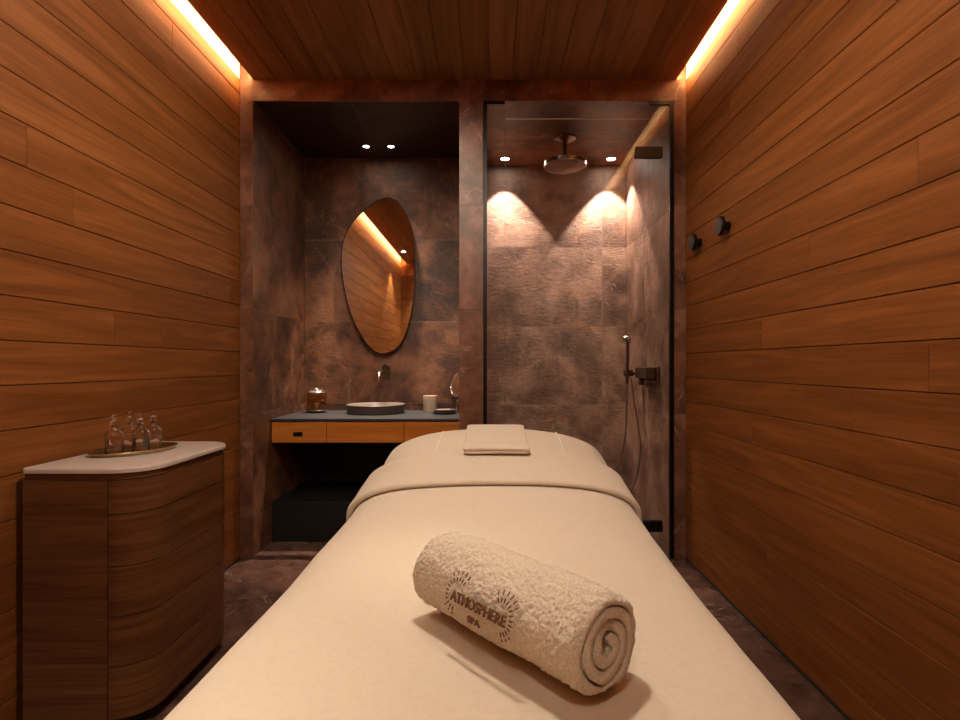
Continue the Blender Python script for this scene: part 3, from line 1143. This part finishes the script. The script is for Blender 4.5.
bm = bmesh.new()
cen = sum(oval, Vector()) / len(oval)
rings = []
for k, y in ((.984, -.046), (.984, -.056), (1.0, -.056), (1.0, -.020), (.93, -.020), (.93, -.046)):
    rings.append([bm.verts.new((cen.x + (p.x - cen.x) * k, y, cen.y + (p.y - cen.y) * k)) for p in oval])
for a, b in zip(rings, rings[1:] + rings[:1]):
    for i in range(len(oval)):
        j = (i + 1) % len(oval)
        bm.faces.new((a[i], a[j], b[j], b[i]))
smooth_angle(obj('frame', bm, M['black_metal'], mir), 40)
bm = bmesh.new(); flat_pebble(bm, oval, -.021, -.0005, .72)
obj('wall_mount', bm, M['black'], mir)

# amber jar with gold foot and silver lid
jar = thing('amber_jar', 'amber glass jar on a gold foot with silver lid, left of the sink', 'jar', (-1.157, 3.60, VT))
bm = bmesh.new()
lathe(bm, [(.005, .0004), (.052, .0004), (.058, .004), (.070, .018), (.072, .021), (.068, .022), (.040, .012), (.014, .014), (.008, .026), (.006, .044), (.013, .050), (.016, .058), (.011, .066), (.002, .069)], n=36)
smooth_angle(obj('foot_dish', bm, M['gold'], jar), 50)
bm = bmesh.new()
lathe(bm, [(.060, .024), (.064, .030), (.066, .120), (.062, .132), (.058, .132), (.0615, .119), (.060, .031), (.057, .025), (.060, .024)][:-1], n=36)
o = obj('glass_wall', bm, M['amber'], jar, smooth=True)
bm = bmesh.new()
lathe(bm, [(.004, .1325), (.066, .1325), (.067, .138), (.060, .146), (.046, .152), (.043, .160), (.046, .164), (.030, .166), (.003, .164)], n=36)
smooth_angle(obj('lid', bm, M['silver'], jar), 45)

# cup
bm = bmesh.new()
lathe(bm, [(.004, 0.0003), (.043, .0003), (.046, .004), (.047, .100), (.0475, .108), (.0455, .1095), (.044, .107), (.0435, .012), (.004, .009)], n=36)
cup = smooth_angle(obj('tumbler', bm, M['cup']), 40); cup.location = (-.405, 3.655, VT)
tag(cup, 'ivory ceramic tumbler on the worktop right of the sink', 'cup')
# two stacked dishes
bm = bmesh.new()
lathe(bm, [(.004, .0003), (.060, .0003), (.082, .012), (.084, .015), (.080, .0155), (.058, .006), (.004, .005)], n=36)
d1 = smooth_angle(obj('round_dish', bm, M['dish']), 40); d1.location = (-.298, 3.515, VT)
tag(d1, 'lower dark dish of two in front of the cosmetic mirror', 'dish', 'stacked dishes')
d2 = d1.copy(); C.objects.link(d2); d2.location = (-.296, 3.517, VT + .0135); d2.scale = (.93, .93, .95)
tag(d2, 'upper dark dish of two in front of the cosmetic mirror', 'dish', 'stacked dishes')
bm = bmesh.new(); box(bm, -.042, .042, -.026, .026, 0, .010, .004, 3)
so2 = obj('face_cloth', bm, M['soap'], smooth=True); so2.location = (-.300, 3.515, VT + .0192); so2.rotation_euler = (0, 0, .12)
tag(so2, 'rose beige folded cloth lying in the upper dark dish', 'cloth')

# cosmetic mirror, half behind the pillar
cm = thing('cosmetic_mirror', 'round cosmetic mirror on a stand beside the pillar on the worktop', 'mirror', (-.222, 3.62, VT))
cm.scale = (1.1, 1.1, 1.1); cm.rotation_euler = (0, 0, radians(-58))
bm = bmesh.new(); lathe(bm, [(.003, .0003), (.044, .0003), (.046, .004), (.040, .008), (.006, .011), (.003, .011)], n=28)
smooth_angle(obj('base', bm, M['gunmetal'], cm))
bm = bmesh.new(); tube(bm, [(0, 0, .008), (0, .004, .100)], .0042, 10)
obj('stem', bm, M['gunmetal'], cm, smooth=True)
bm = bmesh.new()
ring = [Vector((.070 * cos(a), .022 * sin(a) * 0 + .016 * sin(a), .170 + .070 * sin(a))) for a in [2 * pi * k / 40 for k in range(40)]]
tube(bm, ring, .0042, 10, True)
obj('ring_frame', bm, M['silver'], cm, smooth=True)
bm = bmesh.new()
vs = [bm.verts.new((v.x * .96, .016 * (v.z - .17) / .07 * .96 + .001, .17 + (v.z - .17) * .96)) for v in ring]
bk = [bm.verts.new((v.co.x, v.co.y + .004, v.co.z)) for v in vs]
bm.faces.new(vs); bm.faces.new(bk)
for i in range(40): bm.faces.new((vs[i], vs[(i + 1) % 40], bk[(i + 1) % 40], bk[i]))
obj('mirror_glass', bm, M['mirror'], cm)
bm = bmesh.new()
yoke = [(-.074 * cos(a), .006, .170 - .074 * sin(a)) for a in [pi * k / 20 for k in range(21)]]
tube(bm, yoke, .0055, 10)
obj('yoke', bm, M['silver'], cm, smooth=True)

# ------------------------------------------------------------------ shower
GY = YF + .006
def channel(t, dims, nm='channel'):
    boxo(nm, dims, M['black_metal'], t)
pl = thing('shower_screen', 'narrow fixed glass panel at the left of the shower door', 'glass panel', (.02, GY, .0))
boxo('pane', (-.036, .0605, -.004, .004, .004, 2.482), M['pane'], pl)
boxo('wall_channel', (-.058 + .0015, -.0365, -.011, .011, .002, 2.5015), M['black_metal'], pl)
boxo('head_channel', (-.036, .0605, -.011, .011, 2.4825, 2.5015), M['black_metal'], pl)
pr_ = thing('shower_screen', 'fixed glass panel at the right of the shower door beside the wood wall', 'glass panel', (.94, GY, .0))
boxo('pane', (-.0695, .041, -.004, .004, .004, 2.482), M['pane'], pr_)
boxo('wall_channel', (.0415, .0635, -.011, .011, .002, 2.5015), M['black_metal'], pr_)
boxo('head_channel', (-.0695, .041, -.011, .011, 2.4825, 2.5015), M['black_metal'], pr_)
sd = thing('shower_door', 'wide frameless glass shower door hung on two black hinges', 'shower door', (.868, GY, .0))
boxo('pane', (.0835 - .868, -.001, -.004, .004, .012, 2.405), M['pane'], sd)
boxo('edge_seal', (.0815 - .868, .0833 - .868, -.005, .005, .012, 2.405), M['bronze'], sd)
boxo('top_edge', (.0835 - .868, -.001, -.004, .004, 2.4052, 2.4085), M['glass_edge'], sd)
for z in (2.222, .180):
    bm = bmesh.new()
    box(bm, -.074, .0738, -.014, -.0045, z - .030, z + .030, .002)
    box(bm, -.074, .0738, .0045, .014, z - .030, z + .030, .002)
    box(bm, -.006, .006, -.018, -.013, z - .030, z + .030, .002)
    h = obj('hinge', bm, M['hinge'] if z > 1 else M['black_metal'], sd)

# rain head
rh = thing('rain_shower_head', 'round bronze rain shower head hanging from the shower ceiling', 'shower head', (.478, 3.44, ZN - .0005))
bm = bmesh.new(); lathe(bm, [(.004, 0), (.070, 0), (.070, -.008), (.040, -.018), (.016, -.034), (.004, -.034)], n=36)
smooth_angle(obj('ceiling_rose', bm, M['bronze'], rh))
bm = bmesh.new(); lathe(bm, [(.003, -.030), (.0135, -.030), (.0135, -.150), (.003, -.150)], n=20)
smooth_angle(obj('arm', bm, M['bronze'], rh))
bm = bmesh.new(); lathe(bm, [(.004, -.146), (.030, -.148), (.130, -.152), (.134, -.155), (.134, -.178), (.130, -.181), (.126, -.179), (.004, -.179)], n=56)
smooth_angle(obj('spray_plate', bm, M['gunmetal'], rh))

# mixer, holder, hand shower with hose on the right shower wall
mx = thing('shower_mixer', 'dark bronze thermostat mixer on the right shower wall', 'mixer tap', (SWR, 3.28, 1.0))
bm = bmesh.new(); box(bm, -.020, -.0005, -.150, .150, -.050, .050, .006, 3)
obj('wall_plate', bm, M['bronze'], mx)
bm = bmesh.new(); box(bm, -.074, -.0205, -.128, .110, -.020, .046, .005, 3)
obj('mixer_bar', bm, M['bronze'], mx)
for y in (-.085, .06):
    bm = bmesh.new(); lathe(bm, [(.003, -.0208), (.022, -.0208), (.022, -.062), (.019, -.066), (.003, -.066)], (0, y, -.040 + .0), 'X', 24)
    for v in bm.verts: v.co.z += -.003
    smooth_angle(obj('control_knob', bm, M['bronze'], mx))
hd = thing('shower_holder', 'dark bracket beside the mixer holding the hand shower', 'bracket', (SWR, 3.50, 1.008))
bm = bmesh.new(); lathe(bm, [(.003, -.0005), (.026, -.0005), (.026, -.010), (.012, -.013), (.012, -.070), (.003, -.070)], (0, 0, 0), 'X', 24)
box(bm, -.118, -.062, -.020, .020, -.022, .022, .005, 2)
smooth_angle(obj('bracket_arm', bm, M['bronze'], hd))
hs = thing('hand_shower', 'slim hand shower on a metal hose against the right shower wall', 'hand shower', (.885, 3.50, 1.0))
# clamp of the holder sits at x = .868 to .924; the handle stands just in front of it
bm = bmesh.new()
tube(bm, [(-.004, -.032, -.060), (-.003, -.032, .02), (0, -.034, .10), (-.002, -.036, .205)], [.0095, .0105, .0105, .0095], 14)
smooth_angle(obj('handle', bm, M['bronze'], hs), 50)
bm = bmesh.new()
lathe(bm, [(.003, .022), (.022, .022), (.0245, .016), (.0245, -.018), (.021, -.024), (.003, -.024)], (-.008, -.040, .222), 'X', 26)
smooth_angle(obj('spray_head', bm, M['gunmetal'], hs), 50)
bm = bmesh.new()
hp = catmull([(-.004, -.032, -.055), (-.006, -.028, -.20), (-.010, -.025, -.36), (-.04, -.02, -.53), (-.092, -.02, -.68), (-.085, -.02, -.80), (-.03, -.02, -.83),
              (.02, -.02, -.76), (.065, -.02, -.64), (.085, -.02, -.48), (.070, -.02, -.34), (.045, -.02, -.18), (.030, -.015, -.06), (.026, -.010, -.026)], 8)
tube(bm, hp, .0062, 10)
o = obj('hose', bm, M['steel_hose'], hs, smooth=True); o['label'] = 'thin metal hose hanging in a loop'

# ------------------------------------------------------------------ wall hooks
def hook(label, loc):
    t = thing('wall_hook', label, 'wall hook', loc, 'round wall hooks')
    bm = bmesh.new(); lathe(bm, [(.003, -.0005), (.020, -.0005), (.019, -.030), (.003, -.030)], (0, 0, 0), 'X', 28)
    smooth_angle(obj('stem', bm, M['black_metal'], t))
    bm = bmesh.new(); lathe(bm, [(.003, -.030), (.036, -.030), (.043, -.034), (.043, -.046), (.040, -.050), (.003, -.051)], (0, 0, 0), 'X', 36)
    smooth_angle(obj('knob', bm, M['black_metal'], t))
    return t
h1 = hook('round black wall hook nearer the camera on the right wood wall', (XR, 2.42, 1.684))
dup_tree(h1, (XR, 2.745, 1.684), 'round black wall hook nearer the shower on the right wood wall')
